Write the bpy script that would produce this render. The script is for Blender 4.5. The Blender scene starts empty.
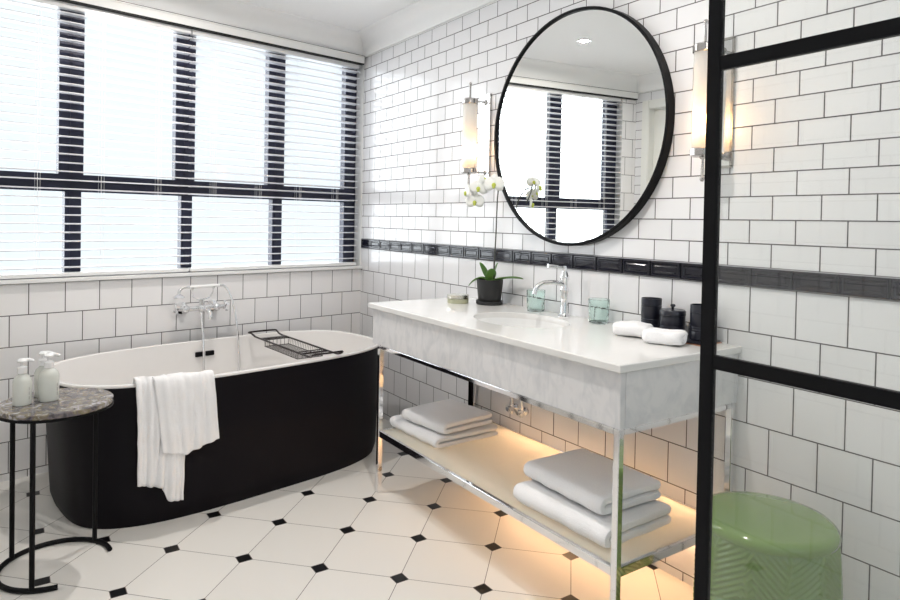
import bpy, bmesh, math, random
from mathutils import Vector, Matrix, noise as mnoise
random.seed(7)
C = bpy.context.scene.collection
S = bpy.context.scene
PI = math.pi

# ------------------------------------------------------------------ camera
cam_d = bpy.data.cameras.new('camera'); cam = bpy.data.objects.new('camera', cam_d); C.objects.link(cam)
F, PX, PY = 651.71, 443.17, 231.63
cam_d.sensor_fit = 'HORIZONTAL'; cam_d.sensor_width = 36.0
cam_d.lens = F / 900 * 36
cam_d.shift_x = (450 - PX) / 900
cam_d.shift_y = (PY - 300) / 900
cam_d.clip_start = 0.02
r = Vector((0.83031195, -0.55699248, 0.01847793)); u = Vector((-0.00583674, 0.0244631, 0.99968369))
f = Vector((0.55726833, 0.83015717, -0.01706099))
M = Matrix((( r.x, u.x, -f.x, 0), (r.y, u.y, -f.y, 0), (r.z, u.z, -f.z, 0), (0, 0, 0, 1)))
cam.matrix_world = Matrix.Translation((-2.02125, -4.01361, 1.2763)) @ M
S.camera = cam

# ------------------------------------------------------------------ world, lights, exposure
WORLD = 0.80
w = bpy.data.worlds.new('sky'); S.world = w; w.use_nodes = True
bg = w.node_tree.nodes['Background']; bg.inputs[0].default_value = (0.86, 0.935, 1.0, 1); bg.inputs[1].default_value = WORLD
wt = w.node_tree; tcw = wt.nodes.new('ShaderNodeTexCoord'); sxw = wt.nodes.new('ShaderNodeSeparateXYZ'); mr = wt.nodes.new('ShaderNodeMapRange')
wt.links.new(tcw.outputs['Generated'], sxw.inputs[0]); wt.links.new(sxw.outputs[2], mr.inputs[0])
mr.inputs[1].default_value = -0.30; mr.inputs[2].default_value = -0.16; mr.inputs[3].default_value = 2.0; mr.inputs[4].default_value = WORLD   # added uplight from below to brighten the ceiling, hazy sky above
wt.links.new(mr.outputs[0], bg.inputs[1])
WA = 0.1547558                                      # the window wall is not square to the vanity wall
WALONG = Vector((-math.cos(WA), -math.sin(WA), 0)); WIN = Vector((math.sin(WA), -math.cos(WA), 0))
def WP(s, off, z): return WALONG * s + WIN * off + Vector((0, 0, z))

def area_light(name, loc, aim, sx, sy, power, col=(1, 1, 1), portal=False, spread=PI):
    d = bpy.data.lights.new(name, 'AREA'); d.shape = 'RECTANGLE'; d.size = sx; d.size_y = sy; d.energy = power; d.color = col
    d.spread = spread
    if portal: d.cycles.is_portal = True
    o = bpy.data.objects.new(name, d); C.objects.link(o); o.location = loc
    o.rotation_euler = Vector(aim).to_track_quat('-Z', 'Z').to_euler()
    return o
area_light('window_portal', WP(1.2, -0.2, 1.65), WIN, 2.6, 1.6, 1, portal=True)
area_light('added_fill_window_portal', (-1.35, -5.56, 1.5), (0, 1, 0), 2.2, 1.9, 1, portal=True)  # portal for the unseen rear opening added as fill light
sd = bpy.data.lights.new('hazy_sun', 'SUN'); sd.energy = 6.4; sd.angle = math.radians(100); sd.color = (0.93, 0.965, 1.0)
so = bpy.data.objects.new('hazy_sun', sd); C.objects.link(so); so.location = (-2.0, 3.0, 3.5)
so.rotation_euler = Vector((0.42, -1.0, -0.50)).to_track_quat('-Z', 'Z').to_euler()
def downlight(x, y, power):
    d = bpy.data.lights.new('downlight_lamp', 'AREA'); d.energy = power; d.shape = 'DISK'; d.size = 0.055
    d.color = (1, 0.95, 0.90)
    o = bpy.data.objects.new('downlight_lamp', d); C.objects.link(o); o.location = (x, y, 2.4965)
DOWN = [(-1.29, -0.91), (-1.0, -2.6), (-1.55, -4.3)]
for (x, y), p_ in zip(DOWN, (11, 11, 4.5)): downlight(x, y, p_)
S.view_settings.view_transform = 'Standard'; S.view_settings.look = 'None'; S.view_settings.gamma = 1
S.view_settings.use_curve_mapping = False
S.view_settings.exposure = 0.56

# ------------------------------------------------------------------ materials
class NT:
    def __init__(s, name):
        s.m = bpy.data.materials.new(name); s.m.use_nodes = True; s.t = s.m.node_tree; s.b = s.t.nodes['Principled BSDF']
    def n(s, t, **k):
        o = s.t.nodes.new(t)
        for a, v in k.items(): setattr(o, a, v)
        return o
    def l(s, a, b): s.t.links.new(a, b)
    def math(s, op, a, b=None):
        o = s.n('ShaderNodeMath', operation=op)
        for i, v in enumerate((a, b)):
            if v is None: continue
            if isinstance(v, (int, float)): o.inputs[i].default_value = v
            else: s.l(v, o.inputs[i])
        return o.outputs[0]
    def mix(s, fac, a, b):
        o = s.n('ShaderNodeMix', data_type='RGBA')
        if isinstance(fac, (int, float)): o.inputs[0].default_value = fac
        else: s.l(fac, o.inputs[0])
        for i, v in ((6, a), (7, b)):
            if isinstance(v, tuple): o.inputs[i].default_value = (*v, 1)
            else: s.l(v, o.inputs[i])
        return o.outputs[2]
    def bump(s, h, st=0.2, d=0.01):
        o = s.n('ShaderNodeBump'); o.inputs['Strength'].default_value = st; o.inputs['Distance'].default_value = d
        s.l(h, o.inputs['Height']); s.l(o.outputs[0], s.b.inputs['Normal']); return o

def plain(name, col, rough=0.5, metal=0.0, noise=0.04, scale=30, bump=0.0, coat=0.0, spec=0.5, sheen=0.0):
    k = NT(name); b = k.b
    tc = k.n('ShaderNodeTexCoord'); nz = k.n('ShaderNodeTexNoise'); nz.inputs['Scale'].default_value = scale
    k.l(tc.outputs['Object'], nz.inputs['Vector'])
    c = k.mix(nz.outputs[0], tuple(max(0, v * (1 - noise)) for v in col), tuple(min(1, v * (1 + noise)) for v in col))
    k.l(c, b.inputs['Base Color'])
    b.inputs['Roughness'].default_value = rough; b.inputs['Metallic'].default_value = metal
    b.inputs['Coat Weight'].default_value = coat; b.inputs['Specular IOR Level'].default_value = spec
    if sheen: b.inputs['Sheen Weight'].default_value = sheen
    if bump: k.bump(nz.outputs[0], bump, 0.004)
    return k.m

def tile_mat(name, W, H, col=(0.80, 0.80, 0.81), grout=(0.10, 0.092, 0.092), rough=0.13, tilt=0.012):
    k = NT(name); uv = k.n('ShaderNodeUVMap')
    br = k.n('ShaderNodeTexBrick', offset=0.5, offset_frequency=2)
    br.inputs['Scale'].default_value = 1; br.inputs['Brick Width'].default_value = W; br.inputs['Row Height'].default_value = H
    br.inputs['Mortar Size'].default_value = 0.0020; br.inputs['Mortar Smooth'].default_value = 0.1; br.inputs['Bias'].default_value = 0
    br.inputs['Color1'].default_value = (0, 0, 0, 1); br.inputs['Color2'].default_value = (1, 1, 1, 1); br.inputs['Mortar'].default_value = (0.5, 0.5, 0.5, 1)
    k.l(uv.outputs[0], br.inputs['Vector'])
    tint = k.mix(br.outputs['Color'], tuple(v * 0.975 for v in col), col)
    fac = br.outputs['Fac']
    k.l(k.mix(fac, tint, grout), k.b.inputs['Base Color'])
    ro = k.n('ShaderNodeMapRange'); k.l(fac, ro.inputs[0]); ro.inputs[3].default_value = rough; ro.inputs[4].default_value = 0.8
    k.l(ro.outputs[0], k.b.inputs['Roughness'])
    sx = k.n('ShaderNodeSeparateXYZ'); k.l(uv.outputs[0], sx.inputs[0])
    t = k.math('SUBTRACT', br.outputs['Color'], 0.5)
    hx = k.math('MULTIPLY', k.math('MULTIPLY', t, sx.outputs[0]), tilt)
    hy = k.math('MULTIPLY', k.math('MULTIPLY', k.math('SINE', k.math('MULTIPLY', br.outputs['Color'], 37.0)), sx.outputs[1]), tilt * 0.5)
    nz = k.n('ShaderNodeTexNoise'); nz.inputs['Scale'].default_value = 14; k.l(uv.outputs[0], nz.inputs['Vector'])
    h = k.math('ADD', k.math('ADD', hx, hy), k.math('MULTIPLY', nz.outputs[0], 0.0012))
    h = k.math('SUBTRACT', h, k.math('MULTIPLY', fac, 0.0012))
    bp = k.bump(h, 1.0, 1.0)
    return k.m

M_SUB = tile_mat('subway_tile', 0.15, 0.0767)
M_BIG = tile_mat('square_tile', 0.15, 0.1495)
M_WTILE = tile_mat('window_wall_tile', 0.1565, 0.15, (0.88, 0.87, 0.87))
M_PAINT = plain('white_paint', (0.83, 0.83, 0.81), 0.6, noise=0.01)
M_CEIL = plain('ceiling_paint', (0.93, 0.93, 0.92), 0.8, noise=0.01)
M_DOOR = plain('door_paint', (0.80, 0.80, 0.76), 0.4, noise=0.01)
M_DARK = plain('window_frame_paint', (0.014, 0.016, 0.040), 0.45, noise=0.1)
M_BLACK = plain('black_metal', (0.006, 0.006, 0.007), 0.45, noise=0.1, spec=0.12)
M_BTILE = plain('black_glazed_tile', (0.009, 0.009, 0.016), 0.08, noise=0.1, scale=8, bump=0.15)
M_BPENCIL = plain('black_satin_tile', (0.007, 0.007, 0.010), 0.4, noise=0.15, spec=0.12)
M_WPENCIL = plain('white_pencil_tile', (0.8, 0.8, 0.78), 0.15, noise=0.01)
M_GROUT = plain('grout', (0.16, 0.15, 0.15), 0.8)
M_LIGHTGROUT = plain('pale_grout', (0.45, 0.45, 0.47), 0.6)
M_TUB_OUT = plain('black_tub_coating', (0.006, 0.005, 0.007), 0.5, noise=0.05, scale=5, spec=0.12)
M_TUB_IN = plain('white_tub_enamel', (0.82, 0.80, 0.78), 0.22, noise=0.01)
M_CHROME = plain('chrome', (0.86, 0.86, 0.87), 0.07, 1.0, noise=0.02)
M_DKCHROME = plain('dark_metal', (0.06, 0.05, 0.05), 0.25, 1.0, noise=0.05)
M_TOWEL = plain('white_terry', (0.94, 0.935, 0.94), 0.95, noise=0.05, scale=260, bump=0.6, sheen=0.4)
M_PORC = plain('white_porcelain', (0.84, 0.84, 0.83), 0.12, noise=0.01)
M_POT = plain('charcoal_pot', (0.013, 0.013, 0.014), 0.5, noise=0.1)
M_LEAF = plain('leaf_green', (0.10, 0.22, 0.045), 0.35, noise=0.35, scale=25)
M_STEM = plain('stem_brown', (0.035, 0.035, 0.02), 0.5, noise=0.2)
M_PETAL = plain('petal_white', (0.86, 0.87, 0.84), 0.6, noise=0.03)
M_PETALC = plain('petal_centre', (0.55, 0.62, 0.10), 0.6, noise=0.2)
M_SOIL = plain('bark_soil', (0.10, 0.06, 0.04), 0.9, noise=0.5, scale=120, bump=0.8)
M_CAN = plain('canister_black', (0.012, 0.013, 0.022), 0.28, noise=0.1)
M_COPPER = plain('copper_edge', (0.70, 0.38, 0.25), 0.25, 1.0)
M_NICKEL = plain('brushed_nickel', (0.50, 0.48, 0.46), 0.18, 1.0, noise=0.03)
M_TIN = plain('tin_metal', (0.62, 0.60, 0.52), 0.25, 1.0, noise=0.1)
M_TINLABEL = plain('tin_label', (0.45, 0.46, 0.32), 0.5, noise=0.2, scale=60)
M_PLASTIC = plain('white_plastic', (0.85, 0.85, 0.85), 0.25, noise=0.01)
M_BLIND = None

k = NT('blind_slat'); tr = k.n('ShaderNodeBsdfTranslucent'); tr.inputs[0].default_value = (0.9, 0.92, 0.95, 1)
mx = k.n('ShaderNodeMixShader'); mx.inputs[0].default_value = 0.04
k.b.inputs['Base Color'].default_value = (0.76, 0.76, 0.79, 1); k.b.inputs['Roughness'].default_value = 0.4
k.l(k.b.outputs[0], mx.inputs[1]); k.l(tr.outputs[0], mx.inputs[2]); k.l(mx.outputs[0], k.t.nodes['Material Output'].inputs[0]); M_BLIND = k.m

def glass_thin(name, col, refl=0.5, rough=0.0):
    k = NT(name); t = k.n('ShaderNodeBsdfTransparent'); t.inputs[0].default_value = (*col, 1)
    g = k.n('ShaderNodeBsdfGlossy'); g.inputs['Roughness'].default_value = rough
    ge = k.n('ShaderNodeNewGeometry'); dt = k.n('ShaderNodeVectorMath', operation='DOT_PRODUCT')
    k.l(ge.outputs['Incoming'], dt.inputs[0]); k.l(ge.outputs['Normal'], dt.inputs[1])
    c1 = k.math('SUBTRACT', 1.0, k.math('ABSOLUTE', dt.outputs['Value']))
    fr = k.math('ADD', 0.04, k.math('MULTIPLY', k.math('POWER', c1, 5.0), 0.96))
    mx = k.n('ShaderNodeMixShader'); k.l(k.math('MULTIPLY', fr, refl), mx.inputs[0])
    k.l(t.outputs[0], mx.inputs[1]); k.l(g.outputs[0], mx.inputs[2]); k.l(mx.outputs[0], k.t.nodes['Material Output'].inputs[0])
    return k.m
M_PANE = glass_thin('window_glass', (0.97, 0.98, 0.98), 0.6)
M_SCREEN = glass_thin('shower_glass', (0.965, 0.975, 0.965), 1.3)
M_SCONCEBACK = glass_thin('bevelled_glass', (0.93, 0.95, 0.95), 1.0)

k = NT('green_tumbler_glass'); k.b.inputs['Base Color'].default_value = (0.86, 0.96, 0.93, 1); k.b.inputs['Roughness'].default_value = 0.05
k.b.inputs['Transmission Weight'].default_value = 1.0; k.b.inputs['IOR'].default_value = 1.15
vo = k.n('ShaderNodeTexVoronoi'); vo.inputs['Scale'].default_value = 55; tc = k.n('ShaderNodeTexCoord'); k.l(tc.outputs['Object'], vo.inputs['Vector'])
k.bump(vo.outputs[0], 0.6, 0.004); M_TUMBLER = k.m

k = NT('frosted_lamp_glass'); k.b.inputs['Base Color'].default_value = (0.85, 0.84, 0.82, 1); k.b.inputs['Roughness'].default_value = 0.25
tr = k.n('ShaderNodeBsdfTranslucent'); tr.inputs[0].default_value = (0.95, 0.93, 0.88, 1)
mx = k.n('ShaderNodeMixShader'); mx.inputs[0].default_value = 0.5; k.l(k.b.outputs[0], mx.inputs[1]); k.l(tr.outputs[0], mx.inputs[2])
tp = k.n('ShaderNodeBsdfTransparent'); m2 = k.n('ShaderNodeMixShader'); m2.inputs[0].default_value = 0.45
k.l(mx.outputs[0], m2.inputs[1]); k.l(tp.outputs[0], m2.inputs[2]); k.l(m2.outputs[0], k.t.nodes['Material Output'].inputs[0]); M_FROST = k.m

k = NT('shelf_glass'); k.b.inputs['Base Color'].default_value = (0.78, 0.80, 0.76, 1); k.b.inputs['Roughness'].default_value = 0.12
tr = k.n('ShaderNodeBsdfTranslucent'); tr.inputs[0].default_value = (0.9, 0.9, 0.86, 1)
mx = k.n('ShaderNodeMixShader'); mx.inputs[0].default_value = 0.72; k.l(k.b.outputs[0], mx.inputs[1]); k.l(tr.outputs[0], mx.inputs[2])
k.l(mx.outputs[0], k.t.nodes['Material Output'].inputs[0]); M_SHELF = k.m

k = NT('soap_bottle'); k.b.inputs['Base Color'].default_value = (0.90, 0.92, 0.86, 1); k.b.inputs['Roughness'].default_value = 0.15
k.b.inputs['Transmission Weight'].default_value = 0.35; k.b.inputs['Subsurface Weight'].default_value = 0.0; M_BOTTLE = k.m

def emit(name, col, st):
    k = NT(name); k.b.inputs['Base Color'].default_value = (*col, 1); k.b.inputs['Emission Color'].default_value = (*col, 1)
    k.b.inputs['Emission Strength'].default_value = st; return k.m
M_BULB = emit('bulb_glow', (1, 0.55, 0.20), 42)
M_LED = emit('led_strip', (1, 0.59, 0.31), 12.5)
M_SPOT = emit('downlight_lens', (1, 0.95, 0.88), 8)

# white quartz top
M_QUARTZ = plain('white_quartz', (0.78, 0.77, 0.75), 0.13, noise=0.02, scale=12)
# marble apron
k = NT('white_marble'); tc = k.n('ShaderNodeTexCoord'); mp = k.n('ShaderNodeMapping'); mp.inputs['Scale'].default_value = (1.0, 1.6, 0.8); mp.inputs['Rotation'].default_value = (0.6, 0.2, 0.3)
k.l(tc.outputs['Object'], mp.inputs[0]); n1 = k.n('ShaderNodeTexNoise'); n1.inputs['Scale'].default_value = 16; n1.inputs['Detail'].default_value = 8; n1.inputs['Distortion'].default_value = 0.9
k.l(mp.outputs[0], n1.inputs['Vector']); cr = k.n('ShaderNodeValToRGB'); cr.color_ramp.elements[0].position = 0.32; cr.color_ramp.elements[0].color = (0.64, 0.64, 0.65, 1)
cr.color_ramp.elements[1].position = 0.56; cr.color_ramp.elements[1].color = (0.74, 0.73, 0.73, 1); k.l(n1.outputs[0], cr.inputs[0]); k.l(cr.outputs[0], k.b.inputs['Base Color'])
k.b.inputs['Roughness'].default_value = 0.2; M_MARBLE = k.m
# terrazzo-like dark marble of the side table
k = NT('speckled_stone'); tc = k.n('ShaderNodeTexCoord'); v = k.n('ShaderNodeTexVoronoi'); v.inputs['Scale'].default_value = 70; v.inputs['Randomness'].default_value = 1
nz = k.n('ShaderNodeTexNoise'); nz.inputs['Scale'].default_value = 28; nz.inputs['Detail'].default_value = 6; nz.inputs['Distortion'].default_value = 1.2
k.l(tc.outputs['Object'], v.inputs['Vector']); k.l(tc.outputs['Object'], nz.inputs['Vector'])
cr = k.n('ShaderNodeValToRGB'); cr.color_ramp.elements[0].position = 0.36; cr.color_ramp.elements[0].color = (0.05, 0.045, 0.062, 1)
cr.color_ramp.elements[1].position = 0.66; cr.color_ramp.elements[1].color = (0.52, 0.50, 0.54, 1)
e = cr.color_ramp.elements.new(0.47); e.color = (0.17, 0.15, 0.17, 1); e = cr.color_ramp.elements.new(0.545); e.color = (0.23, 0.19, 0.10, 1)
k.l(nz.outputs[0], cr.inputs[0]); k.l(k.mix(k.math('MULTIPLY', v.outputs['Distance'], 0.5), cr.outputs[0], (0.10, 0.09, 0.07)), k.b.inputs['Base Color']); k.b.inputs['Roughness'].default_value = 0.1; M_STONE = k.m

# octagon-and-dot floor
k = NT('octagon_floor_tile'); tc = k.n('ShaderNodeTexCoord'); sx = k.n('ShaderNodeSeparateXYZ'); k.l(tc.outputs['Object'], sx.inputs[0])
G = 0.3 ; s2 = 1 / math.sqrt(2) / G
X = k.math('SUBTRACT', sx.outputs[0], -0.8504); Y = k.math('SUBTRACT', sx.outputs[1], -1.6054)
U = k.math('MULTIPLY', k.math('SUBTRACT', X, Y), s2); V = k.math('MULTIPLY', k.math('ADD', X, Y), s2)
def near(t):   # distance to nearest integer
    return k.math('ABSOLUTE', k.math('SUBTRACT', k.math('FRACT', k.math('ADD', t, 100.5)), 0.5))
a, b_ = near(U), near(V)
d1 = k.math('ADD', a, b_)
dot = k.math('LESS_THAN', d1, 0.112)
ring = k.math('LESS_THAN', k.math('ABSOLUTE', k.math('SUBTRACT', d1, 0.117)), 0.006)
line = k.math('LESS_THAN', k.math('MINIMUM', a, b_), 0.0045)
gr = k.math('MAXIMUM', k.math('MULTIPLY', line, k.math('SUBTRACT', 1.0, dot)), k.math('MULTIPLY', ring, k.math('SUBTRACT', 1.0, dot)))
cid = k.n('ShaderNodeCombineXYZ'); k.l(k.math('FLOOR', k.math('ADD', U, 100)), cid.inputs[0]); k.l(k.math('FLOOR', k.math('ADD', V, 100)), cid.inputs[1])
wn = k.n('ShaderNodeTexWhiteNoise', noise_dimensions='3D'); k.l(cid.outputs[0], wn.inputs['Vector'])
base = k.mix(wn.outputs[0], (0.74, 0.72, 0.68), (0.79, 0.77, 0.73))
c = k.mix(gr, base, (0.20, 0.18, 0.165)); c = k.mix(dot, c, (0.004, 0.004, 0.005)); k.l(c, k.b.inputs['Base Color'])
nz = k.n('ShaderNodeTexNoise'); nz.inputs['Scale'].default_value = 6; k.l(tc.outputs['Object'], nz.inputs['Vector'])
k.b.inputs['Roughness'].default_value = 0.36; k.b.inputs['Specular IOR Level'].default_value = 0.3; k.bump(k.math('SUBTRACT', k.math('MULTIPLY', nz.outputs[0], 0.3), gr), 0.3, 0.002); M_FLOOR = k.m

# green glazed stool with pressed palm leaves
k = NT('green_glaze'); tc = k.n('ShaderNodeTexCoord'); sx = k.n('ShaderNodeSeparateXYZ'); k.l(tc.outputs['Object'], sx.inputs[0])
k.b.inputs['Roughness'].default_value = 0.12; k.b.inputs['Base Color'].default_value = (0.165, 0.26, 0.075, 1); k.b.inputs['Coat Weight'].default_value = 0.6; k.b.inputs['Coat Roughness'].default_value = 0.04; M_GREEN = k.m

# ------------------------------------------------------------------ mesh helpers
def obj(name, bm, mat, parent=None, smooth=True, ang=40):
    bmesh.ops.recalc_face_normals(bm, faces=bm.faces)
    me = bpy.data.meshes.new(name); bm.to_mesh(me); bm.free()
    for m_ in (mat if isinstance(mat, (list, tuple)) else [mat]): me.materials.append(m_)
    if smooth:
        me.polygons.foreach_set('use_smooth', [True] * len(me.polygons))
        me.set_sharp_from_angle(angle=math.radians(ang))
    o = bpy.data.objects.new(name, me); C.objects.link(o)
    if parent: o.parent = parent
    return o
def thing(name, label, cat, loc=(0, 0, 0), rz=0, group=None):
    o = bpy.data.objects.new(name, None); C.objects.link(o); o.empty_display_size = 0.1
    o.location = loc; o.rotation_euler = (0, 0, rz); o['label'] = label; o['category'] = cat
    if group: o['group'] = group
    return o
def tag(o, label, cat, group=None):
    o['label'] = label; o['category'] = cat
    if group: o['group'] = group
    return o
def struct(o): o['kind'] = 'structure'; return o
def copy_tree(o, parent=None):
    c = o.copy(); C.objects.link(c); c.parent = parent
    for ch in list(o.children): copy_tree(ch, c)
    return c
def box(bm, a, b, bev=0.0, mi=0, mat=None):
    ret = bmesh.ops.create_cube(bm, size=1.0); vs = ret['verts']
    for v in vs:
        v.co = Vector(((a[0] + b[0]) / 2 + v.co.x * (b[0] - a[0]), (a[1] + b[1]) / 2 + v.co.y * (b[1] - a[1]), (a[2] + b[2]) / 2 + v.co.z * (b[2] - a[2])))
    if bev:
        es = list({e for v in vs for e in v.link_edges}); rr = bmesh.ops.bevel(bm, geom=es, offset=bev, segments=2, affect='EDGES')
        vs = list({v for fc in rr['faces'] for v in fc.verts} | {v for v in vs if v.is_valid})
    if mat is not None: bmesh.ops.transform(bm, matrix=mat, verts=vs)
    return vs
def tube(bm, pts, r, n=10, closed=False, caps=True, squash=None):
    pts = [Vector(p) for p in pts]; N = len(pts); rings = []; up = None
    rs = r if isinstance(r, (list, tuple)) else [r] * N
    for i, p in enumerate(pts):
        if closed: t = (pts[(i + 1) % N] - pts[i - 1]).normalized()
        else: t = (pts[min(i + 1, N - 1)] - pts[max(i - 1, 0)]).normalized()
        if up is None:
            up = Vector((0, 0, 1)) if abs(t.z) < 0.9 else Vector((1, 0, 0))
        up = (up - t * up.dot(t)); up = up.normalized() if up.length > 1e-6 else t.orthogonal().normalized()
        sd = t.cross(up)
        rings.append([bm.verts.new(p + (up * math.cos(a) + sd * math.sin(a)) * rs[i]) for a in [2 * PI * j / n for j in range(n)]])
    for i in range(N if closed else N - 1):
        A, B = rings[i], rings[(i + 1) % N]
        for j in range(n): bm.faces.new((A[j], A[(j + 1) % n], B[(j + 1) % n], B[j]))
    if caps and not closed: bm.faces.new(rings[0]); bm.faces.new(rings[-1])
def lathe(bm, prof, n=32, c=(0, 0, 0), mat=None):
    rings = []; made = []
    for (rr, z) in prof:
        if rr < 1e-6: v = bm.verts.new((c[0], c[1], c[2] + z)); rings.append([v]); made.append(v)
        else:
            R = [bm.verts.new((c[0] + rr * math.cos(2 * PI * j / n), c[1] + rr * math.sin(2 * PI * j / n), c[2] + z)) for j in range(n)]
            rings.append(R); made += R
    for A, B in zip(rings[:-1], rings[1:]):
        for j in range(n):
            a0, a1 = A[j % len(A)], A[(j + 1) % len(A)]; b0, b1 = B[j % len(B)], B[(j + 1) % len(B)]
            q = []
            for v in (a0, a1, b1, b0):
                if v not in q: q.append(v)
            if len(q) > 2: bm.faces.new(q)
    if mat is not None: bmesh.ops.transform(bm, matrix=mat, verts=made)
    return made
def prism(bm, poly, axis_pts):   # poly of world points on one end, offset vector
    off = Vector(axis_pts); A = [bm.verts.new(p) for p in poly]; B = [bm.verts.new(Vector(p) + off) for p in poly]
    bm.faces.new(A); bm.faces.new(B[::-1]); n = len(A)
    for i in range(n): bm.faces.new((A[i], A[(i + 1) % n], B[(i + 1) % n], B[i]))
def bez(p0, p1, p2, p3, n=12):
    o = []
    for i in range(n + 1):
        t = i / n; o.append(Vector(p0) * (1 - t) ** 3 + Vector(p1) * 3 * t * (1 - t) ** 2 + Vector(p2) * 3 * t * t * (1 - t) + Vector(p3) * t ** 3)
    return o
def smooth_path(P, n=6):
    P = [Vector(p) for p in P]; o = []
    for i in range(len(P) - 1):
        a = P[max(i - 1, 0)]; b = P[i]; c_ = P[i + 1]; d = P[min(i + 2, len(P) - 1)]
        for j in range(n):
            t = j / n; o.append(0.5 * ((2 * b) + (c_ - a) * t + (2 * a - 5 * b + 4 * c_ - d) * t * t + (3 * b - a - 3 * c_ + d) * t ** 3))
    o.append(P[-1]); return o
BM = bmesh.new

def uvwall(name, quads, mats):
    """quads: (list of 4 points, list of 4 uvs, material index)"""
    bm = BM(); L = bm.loops.layers.uv.new('UVMap')
    for pts, uvs, mi in quads:
        fc = bm.faces.new([bm.verts.new(p) for p in pts]); fc.material_index = mi
        for lp, q in zip(fc.loops, uvs): lp[L].uv = q
    me = bpy.data.meshes.new(name); bm.to_mesh(me); bm.free()
    for m_ in mats: me.materials.append(m_)
    o = bpy.data.objects.new(name, me); C.objects.link(o); o['kind'] = 'structure'; return o

# ------------------------------------------------------------------ room shell
H = 2.50; YB = -5.4; XL = -2.5; TT = 2.37
yL = XL * math.tan(WA)                      # window wall meets left wall
bm = BM(); box(bm, (XL - 0.3, YB - 0.3, -0.1), (0.2, 0.4, 0.0)); struct(obj('floor', bm, M_FLOOR, smooth=False))
bm = BM(); box(bm, (XL - 0.3, YB - 0.3, H), (0.2, 0.4, H + 0.1)); struct(obj('ceiling', bm, M_CEIL, smooth=False))

def rq(y0, y1, z0, z1, fu, fv, mi):   # quad on the vanity wall x=0
    P = [(0, y0, z0), (0, y1, z0), (0, y1, z1), (0, y0, z1)]
    return (P, [(-p[1] + fu, p[2] + fv) for p in P], mi)
BIGF = (-0.109, -1.079 + 0.1495 * 8); SUBF = (-0.026 + 0.075, -1.143)
uvwall('wall_right', [rq(0.02, YB, 0, 1.079, *BIGF, 0), rq(0.02, YB, 1.079, 1.143, 0, 0, 2), rq(0.02, YB, 1.143, TT, *SUBF, 1), rq(0.02, YB, TT, H, 0, 0, 3)],
       [M_BIG, M_SUB, M_LIGHTGROUT, M_PAINT])
# outer thickness of the wall
def wq(s0, s1, z0, z1, mi, off=0):
    P = [WP(s0, off, z0), WP(s1, off, z0), WP(s1, off, z1), WP(s0, off, z1)]
    return (P, [(q - 0.073, z - 0.936 + 1.5) for q, z in ((s0, z0), (s1, z0), (s1, z1), (s0, z1))], mi)
WS0, WS1, WZ0, WZ1 = 0.004, 2.385, 0.955, 2.335       # window opening
SE = -XL / math.cos(WA) + 0.02
def rev(a, b, c_, d): return ([a, b, c_, d], [(0, 0)] * 4, 1)
D = -0.16
uvwall('wall_back', [wq(-0.02, SE, 0, 0.936, 0), wq(-0.02, SE, 0.936, WZ0, 1), wq(-0.02, WS0, WZ0, WZ1, 1), wq(WS1, SE, WZ0, WZ1, 0), wq(-0.02, SE, WZ1, H, 1),
    rev(WP(WS0, 0, WZ0), WP(WS0, D, WZ0), WP(WS0, D, WZ1), WP(WS0, 0, WZ1)), rev(WP(WS1, 0, WZ0), WP(WS1, D, WZ0), WP(WS1, D, WZ1), WP(WS1, 0, WZ1)),
    rev(WP(WS0, 0, WZ0), WP(WS1, 0, WZ0), WP(WS1, D, WZ0), WP(WS0, D, WZ0)), rev(WP(WS0, 0, WZ1), WP(WS1, 0, WZ1), WP(WS1, D, WZ1), WP(WS0, D, WZ1))],
    [M_WTILE, M_PAINT])
# left wall with a door opening
DY0, DY1, DZ = -0.46, -1.34, 2.30
def lq(y0, y1, z0, z1, mi, fv=-1.143):
    P = [(XL, y0, z0), (XL, y1, z0), (XL, y1, z1), (XL, y0, z1)]; return (P, [(-p[1] + 0.06, p[2] + fv) for p in P], mi)
uvwall('wall_left', [lq(yL + 0.03, DY0, 0, 1.079, 2, BIGF[1]), lq(yL + 0.03, DY0, 1.079, TT, 0), lq(DY0, DY1, DZ, TT, 0), lq(DY1, YB, 0, 1.079, 2, BIGF[1]), lq(DY1, YB, 1.079, TT, 0),
    lq(yL + 0.03, YB, TT, H, 1)], [M_SUB, M_PAINT, M_BIG])
# rear wall (behind the camera) with an unseen window opening added for fill light
def bq(x0, x1, z0, z1, mi=0):
    P = [(x0, YB, z0), (x1, YB, z0), (x1, YB, z1), (x0, YB, z1)]; return (P, [(p[0], p[2]) for p in P], mi)
RX0, RX1, RZ0, RZ1 = -2.4, -0.3, 0.6, 2.4
uvwall('wall_front', [bq(XL, 0, 0, RZ0), bq(XL, RX0, RZ0, RZ1), bq(RX1, 0, RZ0, RZ1), bq(XL, 0, RZ1, H)], [M_PAINT])
bm = BM()
for a, b in (((RX0, YB - 0.06, RZ0), (RX1, YB - 0.01, RZ0 + 0.05)), ((RX0, YB - 0.06, RZ1 - 0.05), (RX1, YB - 0.01, RZ1)), ((RX0, YB - 0.06, RZ0), (RX0 + 0.05, YB - 0.01, RZ1)), ((RX1 - 0.05, YB - 0.06, RZ0), (RX1, YB - 0.01, RZ1)), ((-1.38, YB - 0.06, RZ0), (-1.32, YB - 0.01, RZ1))): box(bm, a, b)
struct(obj('added_fill_window', bm, M_DARK, smooth=False))  # frame of the added fill opening
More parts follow.
